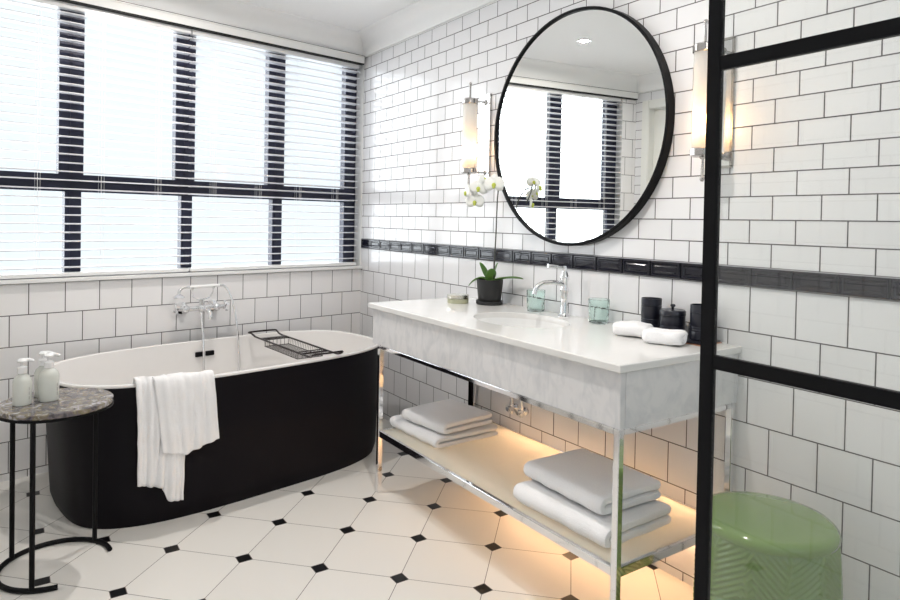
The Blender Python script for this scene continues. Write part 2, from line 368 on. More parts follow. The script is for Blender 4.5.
# door in the left wall
d = struct(obj('door_1', (lambda b: (box(b, (XL - 0.10, DY1 + 0.07, 0.0), (XL - 0.06, DY0 - 0.07, DZ - 0.07)), b)[1])(BM()), M_DOOR, smooth=False))
bm = BM()
for a, b in (((XL - 0.12, DY0 - 0.07, 0), (XL + 0.015, DY0, DZ)), ((XL - 0.12, DY1, 0), (XL + 0.015, DY1 + 0.07, DZ)), ((XL - 0.12, DY1 + 0.07, DZ - 0.07), (XL + 0.015, DY0 - 0.07, DZ))): box(bm, a, b, 0.006)
obj('door_frame', bm, M_DOOR, d)
bm = BM()
for z0, z1 in ((0.25, 0.95), (1.15, 1.95)):
    for y0, y1 in ((-0.60, -0.85), (-0.93, -1.20)):
        box(bm, (XL - 0.062, y1, z0), (XL - 0.052, y0, z1), 0.004)
obj('door_panel', bm, M_DOOR, d)
bm = BM(); tube(bm, [(XL - 0.06, -1.30, 1.0), (XL - 0.01, -1.30, 1.0), (XL - 0.01, -1.20, 1.0)], 0.008); obj('door_handle', bm, M_CHROME, d)

# cornice: cove profile swept along walls
def cove(name, pA, pB, inward):
    prof = [(0, 2.376), (0.016, 2.376), (0.018, 2.388)]
    prof += [(0.018 + 0.100 * (1 - math.cos(t * PI / 2 / 10)), 2.388 + 0.104 * math.sin(t * PI / 2 / 10)) for t in range(1, 11)]
    prof += [(0.122, 2.494), (0.124, H), (0, H)]
    inward = Vector(inward).normalized(); bm = BM()
    A = [Vector(pA) + inward * a + Vector((0, 0, z)) for a, z in prof]; Bv = Vector(pB) - Vector(pA)
    prism(bm, A, Bv); return struct(obj(name, bm, M_CEIL, ang=25))
cove('trim_1', WP(-0.02, 0, 0), WP(SE, 0, 0), WIN)
cove('trim_2', (0, 0.0, 0), (0, YB, 0), (-1, 0, 0))
cove('trim_3', (XL, yL, 0), (XL, YB, 0), (1, 0, 0))

# pelmet board over the blinds and sill below
def wbox(bm, s0, s1, o0, o1, z0, z1, bev=0.0):
    mt = Matrix((( WALONG.x, WIN.x, 0, 0), (WALONG.y, WIN.y, 0, 0), (0, 0, 1, 0), (0, 0, 0, 1)))
    box(bm, (s0, o0, z0), (s1, o1, z1), bev, mat=mt)
bm = BM(); wbox(bm, 0.022, SE - 0.03, 0.0, 0.035, 2.325, 2.372, 0.002); wbox(bm, 0.022, SE - 0.03, 0, 0.042, 2.366, 2.372, 0.001); struct(obj('trim_4', bm, M_PAINT, ang=30))
bm = BM(); wbox(bm, 0.024, SE - 0.035, 0.0, 0.033, 2.318, 2.3252); struct(obj('pelmet_shade_strip', bm, M_BLACK, smooth=False))  # black strip stands in for the shaded gap under the pelmet
bm = BM(); wbox(bm, 0.024, SE - 0.035, 0.0, 0.038, 2.3722, 2.376); struct(obj('cornice_shade_strip', bm, M_DKCHROME, smooth=False))  # thin dark strip stands in for shade between pelmet and cornice
bm = BM(); wbox(bm, 0.002, SE - 0.02, -0.06, 0.022, 0.938, 0.958, 0.003); struct(obj('trim_5', bm, M_PORC, ang=30))

# window 1: dark frame with four mullions and a transom
win = None; bm = BM()
FO0, FO1 = -0.12, -0.07
for s0, s1 in ((0.01, 0.10), (0.556, 0.668), (1.126, 1.236), (1.701, 1.814), (2.27, 2.385)): wbox(bm, s0, s1, FO0, FO1, 1.44, WZ1)
for s0, s1 in ((0.01, 0.10), (0.568, 0.633), (1.138, 1.200), (1.710, 1.785), (2.30, 2.385)): wbox(bm, s0, s1, FO0, FO1, WZ0, 1.44)
wbox(bm, 0.01, 2.385, FO0 - 0.001, FO1 + 0.004, 1.388, 1.476)
wbox(bm, 0.01, 2.385, FO0 - 0.001, FO1 + 0.002, WZ1 - 0.02, WZ1); wbox(bm, 0.01, 2.385, FO0 - 0.001, FO1 + 0.002, WZ0, WZ0 + 0.022)
for s0, s1 in ((0.612, 0.614), (1.18, 1.182), (1.757, 1.759)): wbox(bm, s0 - 0.004, s1 + 0.004, FO1, FO1 + 0.004, WZ0 + 0.03, WZ1 - 0.03)
win = struct(obj('window_1', bm, M_DARK, smooth=False))
bm = BM()
for s0, s1 in ((0.10, 0.556), (0.668, 1.126), (1.236, 1.701), (1.814, 2.27)): wbox(bm, s0, s1, -0.098, -0.094, 1.476, WZ1 - 0.02)
for s0, s1 in ((0.10, 0.568), (0.633, 1.138), (1.200, 1.710), (1.785, 2.30)): wbox(bm, s0, s1, -0.098, -0.094, WZ0 + 0.022, 1.388)
obj('window_pane', bm, M_PANE, win, smooth=False)

# venetian blinds
def blind(s0, s1, label, cords, tilt):
    t = thing('venetian_blind', label, 'window blind', WP((s0 + s1) / 2, -0.02, 0.97), 0, 'white venetian blinds in the window')
    mt = Matrix.Translation(-Vector(t.location))
    def W(bm, a, b, c_, d_, e_, f_, bev=0):
        n0 = len(bm.verts); wbox(bm, a, b, c_, d_, e_, f_, bev); bm.verts.ensure_lookup_table()
        bmesh.ops.transform(bm, matrix=mt, verts=bm.verts[n0:])
    bm = BM(); W(bm, s0, s1, -0.045, -0.002, 2.292, 2.322, 0.002); obj('head_rail', bm, M_PLASTIC, t)
    bm = BM(); z = 2.27; z -= 0.0
    while z > 1.0:
        cr_ = []
        for kx, zz in ((-0.027, -0.0008), (-0.0135, 0.0005), (0, 0.0010), (0.0135, 0.0005), (0.027, -0.0008)):
            cr_.append((kx, zz + kx * math.tan(tilt)))
        top = [[bm.verts.new(mt @ WP(s, -0.02 + a, z + q + 0.0024)) for a, q in cr_] for s in (s0, s1)]
        bot = [[bm.verts.new(mt @ WP(s, -0.02 + a, z + q - 0.0024)) for a, q in cr_] for s in (s0, s1)]
        for i in range(4):
            bm.faces.new((top[0][i], top[0][i + 1], top[1][i + 1], top[1][i])); bm.faces.new((bot[0][i], bot[1][i], bot[1][i + 1], bot[0][i + 1]))
        for i in (0, 4): bm.faces.new((top[0][i], top[1][i], bot[1][i], bot[0][i]))
        for e_ in (0, 1): bm.faces.new(top[e_] + bot[e_][::-1])
        z -= 0.0435
    obj('slats', bm, M_BLIND, t, ang=60)
    bm = BM(); W(bm, s0, s1, -0.045, 0.004, 0.962, 0.982, 0.003); obj('bottom_rail', bm, M_PLASTIC, t)
    for s in cords:
        bm = BM()
        for o_ in (-0.048, 0.007):
            W(bm, s - 0.004, s - 0.0028, o_ - 0.0006, o_ + 0.0006, 0.975, 2.30)
            W(bm, s + 0.008, s + 0.0092, o_ - 0.0006, o_ + 0.0006, 0.975, 2.30)
        obj('ladder_cord', bm, M_PLASTIC, t, smooth=False)
    return t
blind(0.040, 1.172, 'white venetian blind over the right half of the window, nearest the tiled corner', (0.204, 0.481, 0.754, 1.035), 0.04)
blind(1.180, 2.372, 'white venetian blind over the left half of the window, above the pump bottles', (1.343, 1.627, 1.912, 2.20), -0.02)

# black listello tiles along the vanity wall
bm = BM(); y = -0.017; P_ = 0.13335
def field_tile(bm, y0, y1, z0, z1):
    b_ = 0.0007; fr = 0.009; x0 = -0.0012
    pts = lambda ins, x: [bm.verts.new((x, yy, zz)) for yy, zz in ((y0 - ins, z0 + ins), (y1 + ins, z0 + ins), (y1 + ins, z1 - ins), (y0 - ins, z1 - ins))]
    rings = [pts(b_, 0.001), pts(b_, -0.010), pts(b_ + 0.003, -0.0125), pts(fr, -0.0125), pts(fr + 0.004, -0.0085), pts(fr + 0.008, -0.0085), pts(fr + 0.012, -0.0105)]
    for A, B in zip(rings[:-1], rings[1:]):
        for i in range(4): bm.faces.new((A[i], A[(i + 1) % 4], B[(i + 1) % 4], B[i]))
    bm.faces.new(rings[-1])
while y > YB:
    field_tile(bm, y - 0.0014, y - P_ + 0.0014, 1.081, 1.141); y -= P_
struct(obj('trim_6', bm, M_BTILE, ang=20))

# recessed ceiling lights
for i, ((x, y), lb) in enumerate(zip(DOWN, ('round recessed ceiling downlight seen in the round mirror, over the tub side of the room', 'round recessed ceiling downlight over the middle of the floor beside the vanity', 'round recessed ceiling downlight over the shower behind the glass'))):
    t = thing('ceiling_light', lb, 'ceiling light', (x, y, H), 0, 'recessed ceiling downlights')
    bm = BM(); lathe(bm, [(0.045, -0.001), (0.047, -0.006), (0.036, -0.007), (0.034, -0.001)]); obj('trim_ring', bm, M_CHROME, t)
    bm = BM(); lathe(bm, [(0, -0.002), (0.033, -0.002), (0.033, -0.0005)]); obj('lens', bm, M_SPOT, t)

# ------------------------------------------------------------------ vanity
VX, VY0, VY1 = -0.575, -1.33, -2.775
van = thing('vanity_unit', 'long white marble washstand on a thin chrome frame with a lit glass shelf', 'vanity', (-0.29, -2.05, 0))
vo = Vector(van.location)
def vb(bm, a, b, bev=0): box(bm, Vector(a) - vo, Vector(b) - vo, bev)
SC = (-0.285, -2.0)      # basin centre
# apron (four walls, open inside for the basin)
bm = BM()
vb(bm, (VX, VY1, 0.692), (VX + 0.02, VY0 + 0.055, 0.855), 0.0015); vb(bm, (-0.022, VY1, 0.692), (-0.002, VY0 + 0.055, 0.855))
vb(bm, (VX + 0.02, VY1, 0.692), (-0.022, VY1 + 0.02, 0.855), 0.0015); vb(bm, (VX + 0.02, VY0 + 0.035, 0.692), (-0.022, VY0 + 0.055, 0.855), 0.0015)
vb(bm, (VX + 0.02, VY1 + 0.02, 0.692), (-0.022, VY0 + 0.035, 0.700))
obj('apron', bm, M_MARBLE, van)
# top with elliptical hole
CT = dict(x0=-0.590, x1=-0.001, y0=-2.785, y1=-1.255, z0=0.856, z1=0.880)
EA, EB = 0.165, 0.225
bm = BM(); n = 64
def rect_pt(a):
    c_, s_ = math.cos(a), math.sin(a)
    xs = ((CT['x1'] if c_ > 0 else CT['x0']) - SC[0]) / c_ if abs(c_) > 1e-6 else 1e9
    ys = ((CT['y1'] if s_ > 0 else CT['y0']) - SC[1]) / s_ if abs(s_) > 1e-6 else 1e9
    t_ = min(xs, ys); return (SC[0] + c_ * t_, SC[1] + s_ * t_)
angs = [2 * PI * i / n for i in range(n)]
for cx_ in (CT['x0'], CT['x1']):
    for cy_ in (CT['y0'], CT['y1']): angs.append(math.atan2(cy_ - SC[1], cx_ - SC[0]) % (2 * PI))
angs = sorted(set(round(a, 6) for a in angs)); n = len(angs)
outr = [rect_pt(a) for a in angs]
inn = [(SC[0] + EA * math.cos(math.atan2(math.sin(a) / EB, math.cos(a) / EA)), SC[1] + EB * math.sin(math.atan2(math.sin(a) / EB, math.cos(a) / EA))) for a in angs]
R_ = []
def ins(p, d_):  # shrink the outline slightly for a soft edge
    return (min(max(p[0], CT['x0'] + d_), CT['x1'] - d_), min(max(p[1], CT['y0'] + d_), CT['y1'] - d_))
for pts, z in ((inn, CT['z0']), (inn, CT['z1'] - 0.003), ([(SC[0] + (p[0] - SC[0]) * 1.012, SC[1] + (p[1] - SC[1]) * 1.012) for p in inn], CT['z1']), ([ins(p, 0.003) for p in outr], CT['z1']), (outr, CT['z1'] - 0.003), (outr, CT['z0'] + 0.002), ([ins(p, 0.002) for p in outr], CT['z0'])):
    R_.append([bm.verts.new(Vector((p[0], p[1], z)) - vo) for p in pts])
R_.append(R_[0])
for A, B in zip(R_[:-1], R_[1:]):
    for i in range(n): bm.faces.new((A[i], A[(i + 1) % n], B[(i + 1) % n], B[i]))
obj('countertop', bm, M_QUARTZ, van, ang=35)
# basin
bm = BM(); rings = []
for kk, z in ((1.03, 0.856), (1.0, 0.856), (0.985, 0.84), (0.95, 0.80), (0.86, 0.755), (0.65, 0.728), (0.35, 0.718), (0.1, 0.715)):
    rings.append([bm.verts.new(Vector((SC[0] + EA * kk * math.cos(2 * PI * j / 48), SC[1] + EB * kk * math.sin(2 * PI * j / 48), z)) - vo) for j in range(48)])
for A, B in zip(rings[:-1], rings[1:]):
    for j in range(48): bm.faces.new((A[j], A[(j + 1) % 48], B[(j + 1) % 48], B[j]))
bm.faces.new(rings[-1]); bas = obj('basin', bm, M_PORC, van)
bm = BM(); lathe(bm, [(0, 0.0035), (0.018, 0.003), (0.022, 0.0), (0.022, -0.002)], 20, c=tuple(Vector((SC[0], SC[1], 0.716)) - vo)); obj('drain', bm, M_CHROME, bas)
# chrome frame
LW = 0.022
LX = [VX, -0.028]; LYs = [VY0, VY1 + 0.006]
for (x, y) in ((VX, VY1 + 0.002), (VX, VY0 - 0.02), (-0.028, VY1 + 0.002), (-0.028, VY0 - 0.02)):
    bm = BM(); vb(bm, (x, y, 0.0), (x + LW, y + LW, 0.691), 0.002); obj('leg', bm, M_CHROME, van)
y0, y1 = VY1 + 0.002, VY0 + 0.002
bm = BM()
for z0, z1 in ((0.673, 0.691),):
    vb(bm, (VX + LW, y0, z0), (-0.028, y0 + LW, z1), 0.002); vb(bm, (VX + LW, y1 - LW, z0), (-0.028, y1, z1), 0.002)
    vb(bm, (VX, y0 + LW, z0), (VX + LW, y1 - LW, z1), 0.002); vb(bm, (-0.028, y0 + LW, z0), (-0.006, y1 - LW, z1), 0.002)
obj('upper_rail', bm, M_CHROME, van)
bm = BM()
z0, z1 = 0.262, 0.290
vb(bm, (VX + LW, y0 + 0.003, z0), (-0.028, y0 + 0.019, z1), 0.002); vb(bm, (VX + LW, y1 - 0.019, z0), (-0.028, y1 - 0.003, z1), 0.002)
vb(bm, (VX + 0.003, y0 + LW, z0), (VX + 0.019, y1 - LW, z1), 0.002); vb(bm, (-0.025, y0 + LW, z0), (-0.009, y1 - LW, z1), 0.002)
obj('lower_rail', bm, M_CHROME, van)
bm = BM(); vb(bm, (VX + 0.0195, y0 + 0.0195, 0.276), (-0.0255, y1 - 0.0195, 0.2875), 0.001); obj('shelf', bm, M_SHELF, van)
bm = BM(); vb(bm, (-0.026, y0 + 0.05, 0.172), (-0.010, y1 - 0.30, 0.192)); obj('light_strip', bm, M_LED, van, smooth=False)
bm = BM(); vb(bm, (-0.028, -1.325, 0.29), (-0.008, -1.305, 0.673)); obj('rear_strut', bm, M_DKCHROME, van)

# angle valves under the vanity
for i, (y, lb) in enumerate(((-1.655, 'short chrome water valve on the tiled wall under the vanity, left of the pair'), (-1.725, 'short chrome water valve on the tiled wall under the vanity, right of the pair'))):
    bm = BM(); lathe(bm, [(0, 0), (0.020, 0), (0.018, 0.008), (0.008, 0.010), (0.008, 0.03)], 20, mat=Matrix.Rotation(-PI / 2, 4, 'Y'))
    tube(bm, [(-0.028, 0, -0.025), (-0.028, 0, 0.06)], 0.009, 12)
    tube(bm, [(-0.028, 0, 0), (-0.055, 0, 0)], 0.012, 8)
    o = obj('water_valve', bm, M_CHROME); o.location = (-0.001, y, 0.395); tag(o, lb, 'valve', 'chrome water valves under the vanity')

# ------------------------------------------------------------------ vanity tap
t = thing('basin_tap', 'tall chrome pillar tap with a curved spout behind the basin', 'tap', (-0.065, -2.025, 0.880))
bm = BM(); lathe(bm, [(0, 0), (0.026, 0), (0.027, 0.004), (0.020, 0.010), (0.015, 0.018), (0.0145, 0.10), (0.018, 0.108), (0.018, 0.118), (0.0145, 0.125), (0.0145, 0.150), (0.019, 0.157), (0.019, 0.172), (0.013, 0.182), (0.010, 0.196), (0.012, 0.202), (0, 0.206)], 24)
obj('body', bm, M_CHROME, t)
bm = BM(); tube(bm, smooth_path([(-0.01, 0.0, 0.138), (-0.05, 0.012, 0.146), (-0.10, 0.026, 0.143), (-0.128, 0.033, 0.125), (-0.136, 0.036, 0.098)], 6), 0.0095, 14); obj('spout', bm, M_CHROME, t)
bm = BM(); tube(bm, smooth_path([(0, 0, 0.208), (-0.03, 0.01, 0.212), (-0.075, 0.024, 0.216)], 5), [0.007] * 9 + [0.006, 0.0075], 12); lathe(bm, [(0, 0.2), (0.012, 0.202), (0.012, 0.214), (0, 0.218)], 20); obj('lever', bm, M_CHROME, t)

# ------------------------------------------------------------------ mirror
t = thing('round_mirror', 'large round wall mirror with a thin black rim between the two sconces', 'mirror', (-0.006, -2.005, 1.677), 0.012)
R0 = 0.499
bm = BM(); mt = Matrix.Rotation(-PI / 2, 4, 'Y')
lathe(bm, [(R0 - 0.018, 0.004), (R0, 0.002), (R0, 0.038), (R0 - 0.003, 0.040), (R0 - 0.011, 0.040), (R0 - 0.013, 0.038), (R0 - 0.013, 0.030), (R0 - 0.018, 0.028), (R0 - 0.018, 0.004)], 96, mat=mt); obj('rim', bm, M_BLACK, t)
k = NT('mirror_silver'); k.b.inputs['Metallic'].default_value = 1; k.b.inputs['Roughness'].default_value = 0.0; k.b.inputs['Base Color'].default_value = (0.90, 0.915, 0.90, 1)
bm = BM(); lathe(bm, [(0, 0.0305), (R0 - 0.0135, 0.0305), (R0 - 0.0135, 0.006), (0, 0.006)], 96, mat=mt); obj('mirror_glass', bm, k.m, t, ang=20)

# ------------------------------------------------------------------ sconces
def sconce(y, z, label):
    t = thing('wall_sconce', label, 'wall lamp', (0, y, z), 0, 'frosted tube sconces beside the mirror')
    bm = BM()
    for s_ in (-1, 1): box(bm, (-0.010, s_ * 0.043 - 0.004, -0.215), (-0.001, s_ * 0.043 + 0.004, 0.215), 0.001)
    for s_ in (-1, 1): box(bm, (-0.010, -0.047, s_ * 0.215 - 0.004), (-0.001, 0.047, s_ * 0.215 + 0.004), 0.001)
    obj('backplate_frame', bm, M_NICKEL, t)
    bm = BM(); box(bm, (-0.008, -0.039, -0.211), (-0.002, 0.039, 0.211), 0.0015); obj('backplate', bm, M_CHROME, t)
    for s_ in (-1, 1):
        bm = BM(); box(bm, (-0.10, -0.008, s_ * 0.178 - 0.004), (-0.010, 0.008, s_ * 0.178 + 0.004), 0.001)
        tube(bm, [(-0.009, 0, s_ * 0.178 ), (-0.016, 0, s_ * 0.178)], 0.014, 16)
        obj('arm', bm, M_NICKEL, t)
        bm = BM(); lathe(bm, [(0, 0.186), (0.034, 0.186), (0.040, 0.182), (0.040, 0.160), (0.037, 0.158), (0.037, 0.176), (0, 0.176)], 28, mat=Matrix.Rotation(0 if s_ > 0 else PI, 4, 'X'))
        lathe(bm, [(0, 0.186), (0.012, 0.188), (0.005, 0.195), (0.005, 0.250), (0.008, 0.254), (0.008, 0.262), (0.004, 0.268), (0, 0.269)], 16, mat=Matrix.Rotation(0 if s_ > 0 else PI, 4, 'X'))
        bmesh.ops.transform(bm, matrix=Matrix.Translation((-0.10, 0, 0)), verts=bm.verts)
        obj('end_cap', bm, M_NICKEL, t)
    bm = BM(); lathe(bm, [(0.0355, -0.168), (0.0355, 0.168), (0.033, 0.168), (0.033, -0.168), (0.0355, -0.168)], 32, c=(-0.10, 0, 0)); obj('glass_tube', bm, M_FROST, t)
    bm = BM(); lathe(bm, [(0, -0.165), (0.012, -0.165), (0.012, -0.11), (0, -0.11)], 16, c=(-0.10, 0, 0)); obj('lamp_holder', bm, M_NICKEL, t)
    bm = BM(); lathe(bm, [(0, -0.11), (0.007, -0.107), (0.012, -0.085), (0.013, -0.070), (0.008, -0.050), (0.0, -0.035)], 16, c=(-0.10, 0, 0)); obj('bulb', bm, M_BULB, t)
    return t
M_MIRP = glass_thin('sconce_bevelled_glass', (0.9, 0.93, 0.93), 1.6)
sconce(-1.372, 1.700, 'chrome wall sconce with a frosted glass tube, left of the mirror above the orchid')
sconce(-2.690, 1.690, 'chrome wall sconce with a frosted glass tube, right of the mirror behind the black post')

# ------------------------------------------------------------------ bath tub
TA = WA + 0.018; TC = Vector((-1.064, -0.680, 0))
tub = thing('bathtub', 'freestanding oval bathtub, matt black outside and white inside, under the window', 'bathtub', TC, TA)
def sup(a, b, n_, z, N=96):
    o = []
    for j in range(N):
        t_ = 2 * PI * j / N; c_, s_ = math.cos(t_), math.sin(t_)
        o.append(Vector((a * math.copysign(abs(c_) ** (2 / n_), c_), b * math.copysign(abs(s_) ** (2 / n_), s_), z)))
    return o
def loft(bm, rings, cap0=False, cap1=False):
    R = [[bm.verts.new(p) for p in q] for q in rings]; N = len(R[0])
    for A, B in zip(R[:-1], R[1:]):
        for j in range(N): bm.faces.new((A[j], A[(j + 1) % N], B[(j + 1) % N], B[j]))
    if cap0: bm.faces.new(R[0])
    if cap1: bm.faces.new(R[-1])
A0, B0, NN, TH = 0.818, 0.420, 3.05, 0.588
bm = BM(); rings = []
for i in range(14):
    q = i / 13; z = 0.0 + q * (TH - 0.010)
    e_ = 0.955 + 0.045 * q; fz = (1 - min(z / 0.05, 1)) ** 2 * 0.012
    rings.append(sup(A0 * e_ - fz - 0.002, B0 - fz - 0.002, 3.35 - 0.3 * q, z))
loft(bm, rings, cap0=True, cap1=False); obj('shell', bm, M_TUB_OUT, tub)
bm = BM(); rings = [sup(A0 - 0.001, B0 - 0.001, NN, TH - 0.012), sup(A0 + 0.001, B0 + 0.001, NN, TH - 0.006), sup(A0 - 0.001, B0 - 0.001, NN, TH - 0.001), sup(A0 - 0.006, B0 - 0.006, NN, TH), sup(A0 - 0.014, B0 - 0.014, NN, TH), sup(A0 - 0.020, B0 - 0.020, NN, TH - 0.004)]
for q, ka, kb in ((0.50, 0.025, 0.022), (0.40, 0.045, 0.028), (0.30, 0.085, 0.038), (0.20, 0.14, 0.055), (0.14, 0.19, 0.08), (0.11, 0.24, 0.12), (0.10, 0.33, 0.20)):
    rings.append(sup(A0 - ka, B0 - kb, NN - 0.2, q))
loft(bm, rings, cap1=True); inner = obj('basin', bm, M_TUB_IN, tub)
# overflow: two black slots on the inner face of the far side
def tubloc(p): return Matrix.Rotation(-TA, 4, 'Z') @ (Vector(p) - TC)
ov = tubloc((-1.098, -0.30, 0.512))
bm = BM(); box(bm, (ov.x - 0.052, B0 - 0.036, 0.500), (ov.x - 0.006, B0 - 0.021, 0.526), 0.002); box(bm, (ov.x + 0.006, B0 - 0.036, 0.500), (ov.x + 0.052, B0 - 0.021, 0.526), 0.002)
obj('overflow', bm, M_BLACK, inner)
bm = BM(); lathe(bm, [(0, 0.004), (0.03, 0.004), (0.034, 0.0)], 24, c=(0, 0, 0.101)); obj('drain', bm, M_CHROME, inner)

# towel over the front rim (lofted cloth in tub coordinates; y is the tub normal, -y to the room)
def cloth_towel():
    bm = BM(); th = 0.006
    def sheet(x0f, x1f, profile_len, off, fold, inner_len, ph):
        NU, NV = 40, 60; V_ = []
        for i in range(NU + 1):
            u_ = i / NU; col = []
            L = profile_len(u_)
            for j in range(NV + 1):
                v_ = j / NV
                s_ = -inner_len + v_ * (L + inner_len)      # arc position; 0 at rim crest
                x = x0f(max(s_, 0) / L) + (x1f(max(s_, 0) / L) - x0f(max(s_, 0) / L)) * u_
                fo = fold * math.sin(u_ * 12 + ph + 3.5 * s_ + 0.8 * math.sin(u_ * 7 + s_ * 9)) * min(1, abs(s_) * 9 + 0.25) + 0.3 * fold * math.sin(u_ * 41 + ph * 2)
                # local front surface of the tub at x
                yf = -B0 * (1 - abs(x / A0) ** NN) ** (1 / NN)
                if s_ < 0: y = yf + 0.020 + off * -1 + min(-s_, 0.03) * 0.2; z = TH + 0.006 + s_ * 0.95; y += 0.010
                else:
                    y = yf - 0.008; z = TH + 0.006 - s_
                # round over the rim
                if abs(s_) < 0.02:
                    q = (s_ + 0.02) / 0.04; y = (yf + 0.030 - off * 0.3) * (1 - q) + (yf - 0.008) * q; z = TH + 0.008 + 0.018 * math.sin(q * PI) - 0.012 * abs(q - 0.5) * 2
                y -= off * (1 if s_ > -0.02 else -0.3) + (abs(fo) + 0.010 * abs(mnoise.noise((x * 9, s_ * 11, ph))) if s_ > 0 else 0)
                if s_ < 0: y += 0.004
                col.append(bm.verts.new((x, y, z)))
            V_.append(col)
        for i in range(NU):
            for j in range(NV): bm.faces.new((V_[i][j], V_[i][j + 1], V_[i + 1][j + 1], V_[i + 1][j]))
    lerp = lambda a, b, t_: a + (b - a) * t_
    # long rear layer
    sheet(lambda t_: lerp(-0.590, -0.586, t_), lambda t_: lerp(-0.40, -0.412, t_), lambda u_: 0.412 + 0.045 * u_ + 0.055 * min(1, max(0, (u_ - 0.52) / 0.14)) - 0.015 * max(0, u_ - 0.7), 0.004, 0.016, 0.14, 0.3)
    # short front layer folded over
    sheet(lambda t_: lerp(-0.53, -0.50, t_), lambda t_: lerp(-0.295, -0.272, t_), lambda u_: 0.292 + 0.02 * min(1, u_ / 0.4) - 0.07 * max(0, u_ - 0.4), 0.018, 0.012, 0.12, 2.1)
    return bm
tw = obj('bath_towel', cloth_towel(), M_TOWEL, ang=80); tw.location = TC; tw.rotation_euler = (0, 0, TA)
sm = tw.modifiers.new('thickness', 'SOLIDIFY'); sm.thickness = 0.007; sm.offset = 0
tag(tw, 'white bath towel draped over the near rim of the black bathtub', 'towel')

# bath caddy
cad = thing('bath_caddy', 'dark wire bath caddy laid across the bathtub rims', 'bath rack', (-0.733, -0.662, TH + 0.0055), 0.085)
def cp(x, y, z): return (x + 0.755, y + 0.64, z)
HW = 0.076
for s_ in (-1,):
    bm = BM()
    ring = smooth_path([(HW, 0.30, 0.0), (HW, 0.34, 0.004), (HW + 0.003, 0.375, 0.012), (HW + 0.003, 0.405, 0.014), (0, 0.408, 0.015), (-HW - 0.003, 0.405, 0.014), (-HW - 0.003, 0.375, 0.012), (-HW, 0.34, 0.004), (-HW, 0.30, 0.0),
        (-HW, 0.0, 0.0), (-HW, -0.30, 0.0), (-HW, -0.36, 0.004), (-HW - 0.003, -0.39, 0.020), (0, -0.395, 0.021), (HW + 0.003, -0.39, 0.020), (HW, -0.36, 0.004), (HW, -0.30, 0), (HW, 0, 0)], 4)
    tube(bm, ring, 0.0052, 8, closed=False); tube(bm, [(HW, 0, 0), (HW, 0.30, 0)], 0.0052, 8); obj('rails', bm, M_DKCHROME, cad)
bm = BM(); y = -0.23
for yy in (0.26, 0.235, -0.26, -0.24): tube(bm, [(-HW, yy, 0), (HW, yy, 0)], 0.003, 6)
for zz, xx in ((-0.035, HW - 0.004),): tube(bm, [(-xx, 0.2, zz), (xx, 0.2, zz), (xx, -0.2, zz), (-xx, -0.2, zz), (-xx, 0.2, zz), (xx, 0.2, zz)], 0.002, 6)
for q in range(21):
    yy = 0.2 - q * 0.02
    tube(bm, [(-HW, yy, 0), (-HW + 0.004, yy, -0.035), (HW - 0.004, yy, -0.035), (HW, yy, 0)], 0.0014, 5)
for q in range(7):
    xx = -HW + 0.008 + q * (2 * HW - 0.016) / 6
    for yy in (0.2, -0.2): tube(bm, [(xx, yy, 0), (xx, yy, -0.035)], 0.0014, 5)
for yy in (0.2, -0.2): tube(bm, [(-HW, yy, 0), (HW, yy, 0)], 0.003, 6)
obj('basket', bm, M_DKCHROME, cad)
bm = BM()
for xx in (-0.03, 0.0, 0.03): tube(bm, [(xx, 0.26, 0.001), (xx, 0.235, 0.001)], 0.002, 5)
box(bm, (-HW, 0.236, -0.004), (HW, 0.262, 0.003), 0.001); obj('cross_bar', bm, M_DKCHROME, cad)

# ------------------------------------------------------------------ wall-mounted tub filler
WM = Matrix((( WALONG.x, WIN.x, 0, 0), (WALONG.y, WIN.y, 0, 0), (0, 0, 1, 0), (0, 0, 0, 1)))
fl = thing('tub_filler', 'chrome wall-mounted bath mixer with hand shower and hose above the tub', 'bath tap', WP(1.135, 0.0, 0.762))
def fw(bm):   # local (s, off, z) about the filler origin -> object space, deterministic in-wall frame
    bmesh.ops.transform(bm, matrix=WM, verts=bm.verts); return bm
def offlathe(bm, s, z, prof, n=20):   # lathe whose axis runs out of the wall
    lathe(bm, prof, n, mat=Matrix.Translation((s, 0, z)) @ Matrix.Rotation(-PI / 2, 4, 'X'))
for s in (0.088, -0.088):
    bm = BM(); offlathe(bm, s, 0, [(0, 0.001), (0.034, 0.001), (0.034, 0.008), (0.020, 0.018), (0.013, 0.024), (0.013, 0.07), (0, 0.07)])
    obj('wall_flange', fw(bm), M_CHROME, fl)
bm = BM(); tube(bm, [(0.088, 0.07, 0), (-0.088, 0.07, 0)], 0.015, 16)
for s in (0.088, -0.088, 0.0): bmesh.ops.create_uvsphere(bm, u_segments=16, v_segments=10, radius=0.024, matrix=Matrix.Translation((s, 0.07, 0)))
tube(bm, [(0, 0.07, 0), (0, 0.07, 0.045)], 0.013, 14); tube(bm, [(0, 0.07, 0.045), (0, 0.07, 0.05)], 0.018, 14)
obj('mixer_body', fw(bm), M_CHROME, fl)
for s in (0.088, -0.088):
    bm = BM(); d_ = 1 if s > 0 else -1
    tube(bm, [(s, 0.07, 0), (s + d_ * 0.045, 0.075, 0.004)], [0.014, 0.011], 12)
    c_ = Vector((s + d_ * 0.052, 0.076, 0.005))
    for a_ in (0.5, 0.5 + PI / 2):
        dv = Vector((0, math.cos(a_), math.sin(a_))) * 0.030
        tube(bm, [c_ - dv, c_ - dv * 0.8, c_, c_ + dv * 0.8, c_ + dv], [0.009, 0.006, 0.006, 0.006, 0.009], 10)
    obj('cross_handle', fw(bm), M_CHROME, fl)
bm = BM(); tube(bm, smooth_path([(-0.015, 0.075, -0.005), (-0.018, 0.12, -0.008), (-0.02, 0.145, -0.03), (-0.02, 0.148, -0.055)], 5), 0.013, 14); obj('spout', fw(bm), M_CHROME, fl)
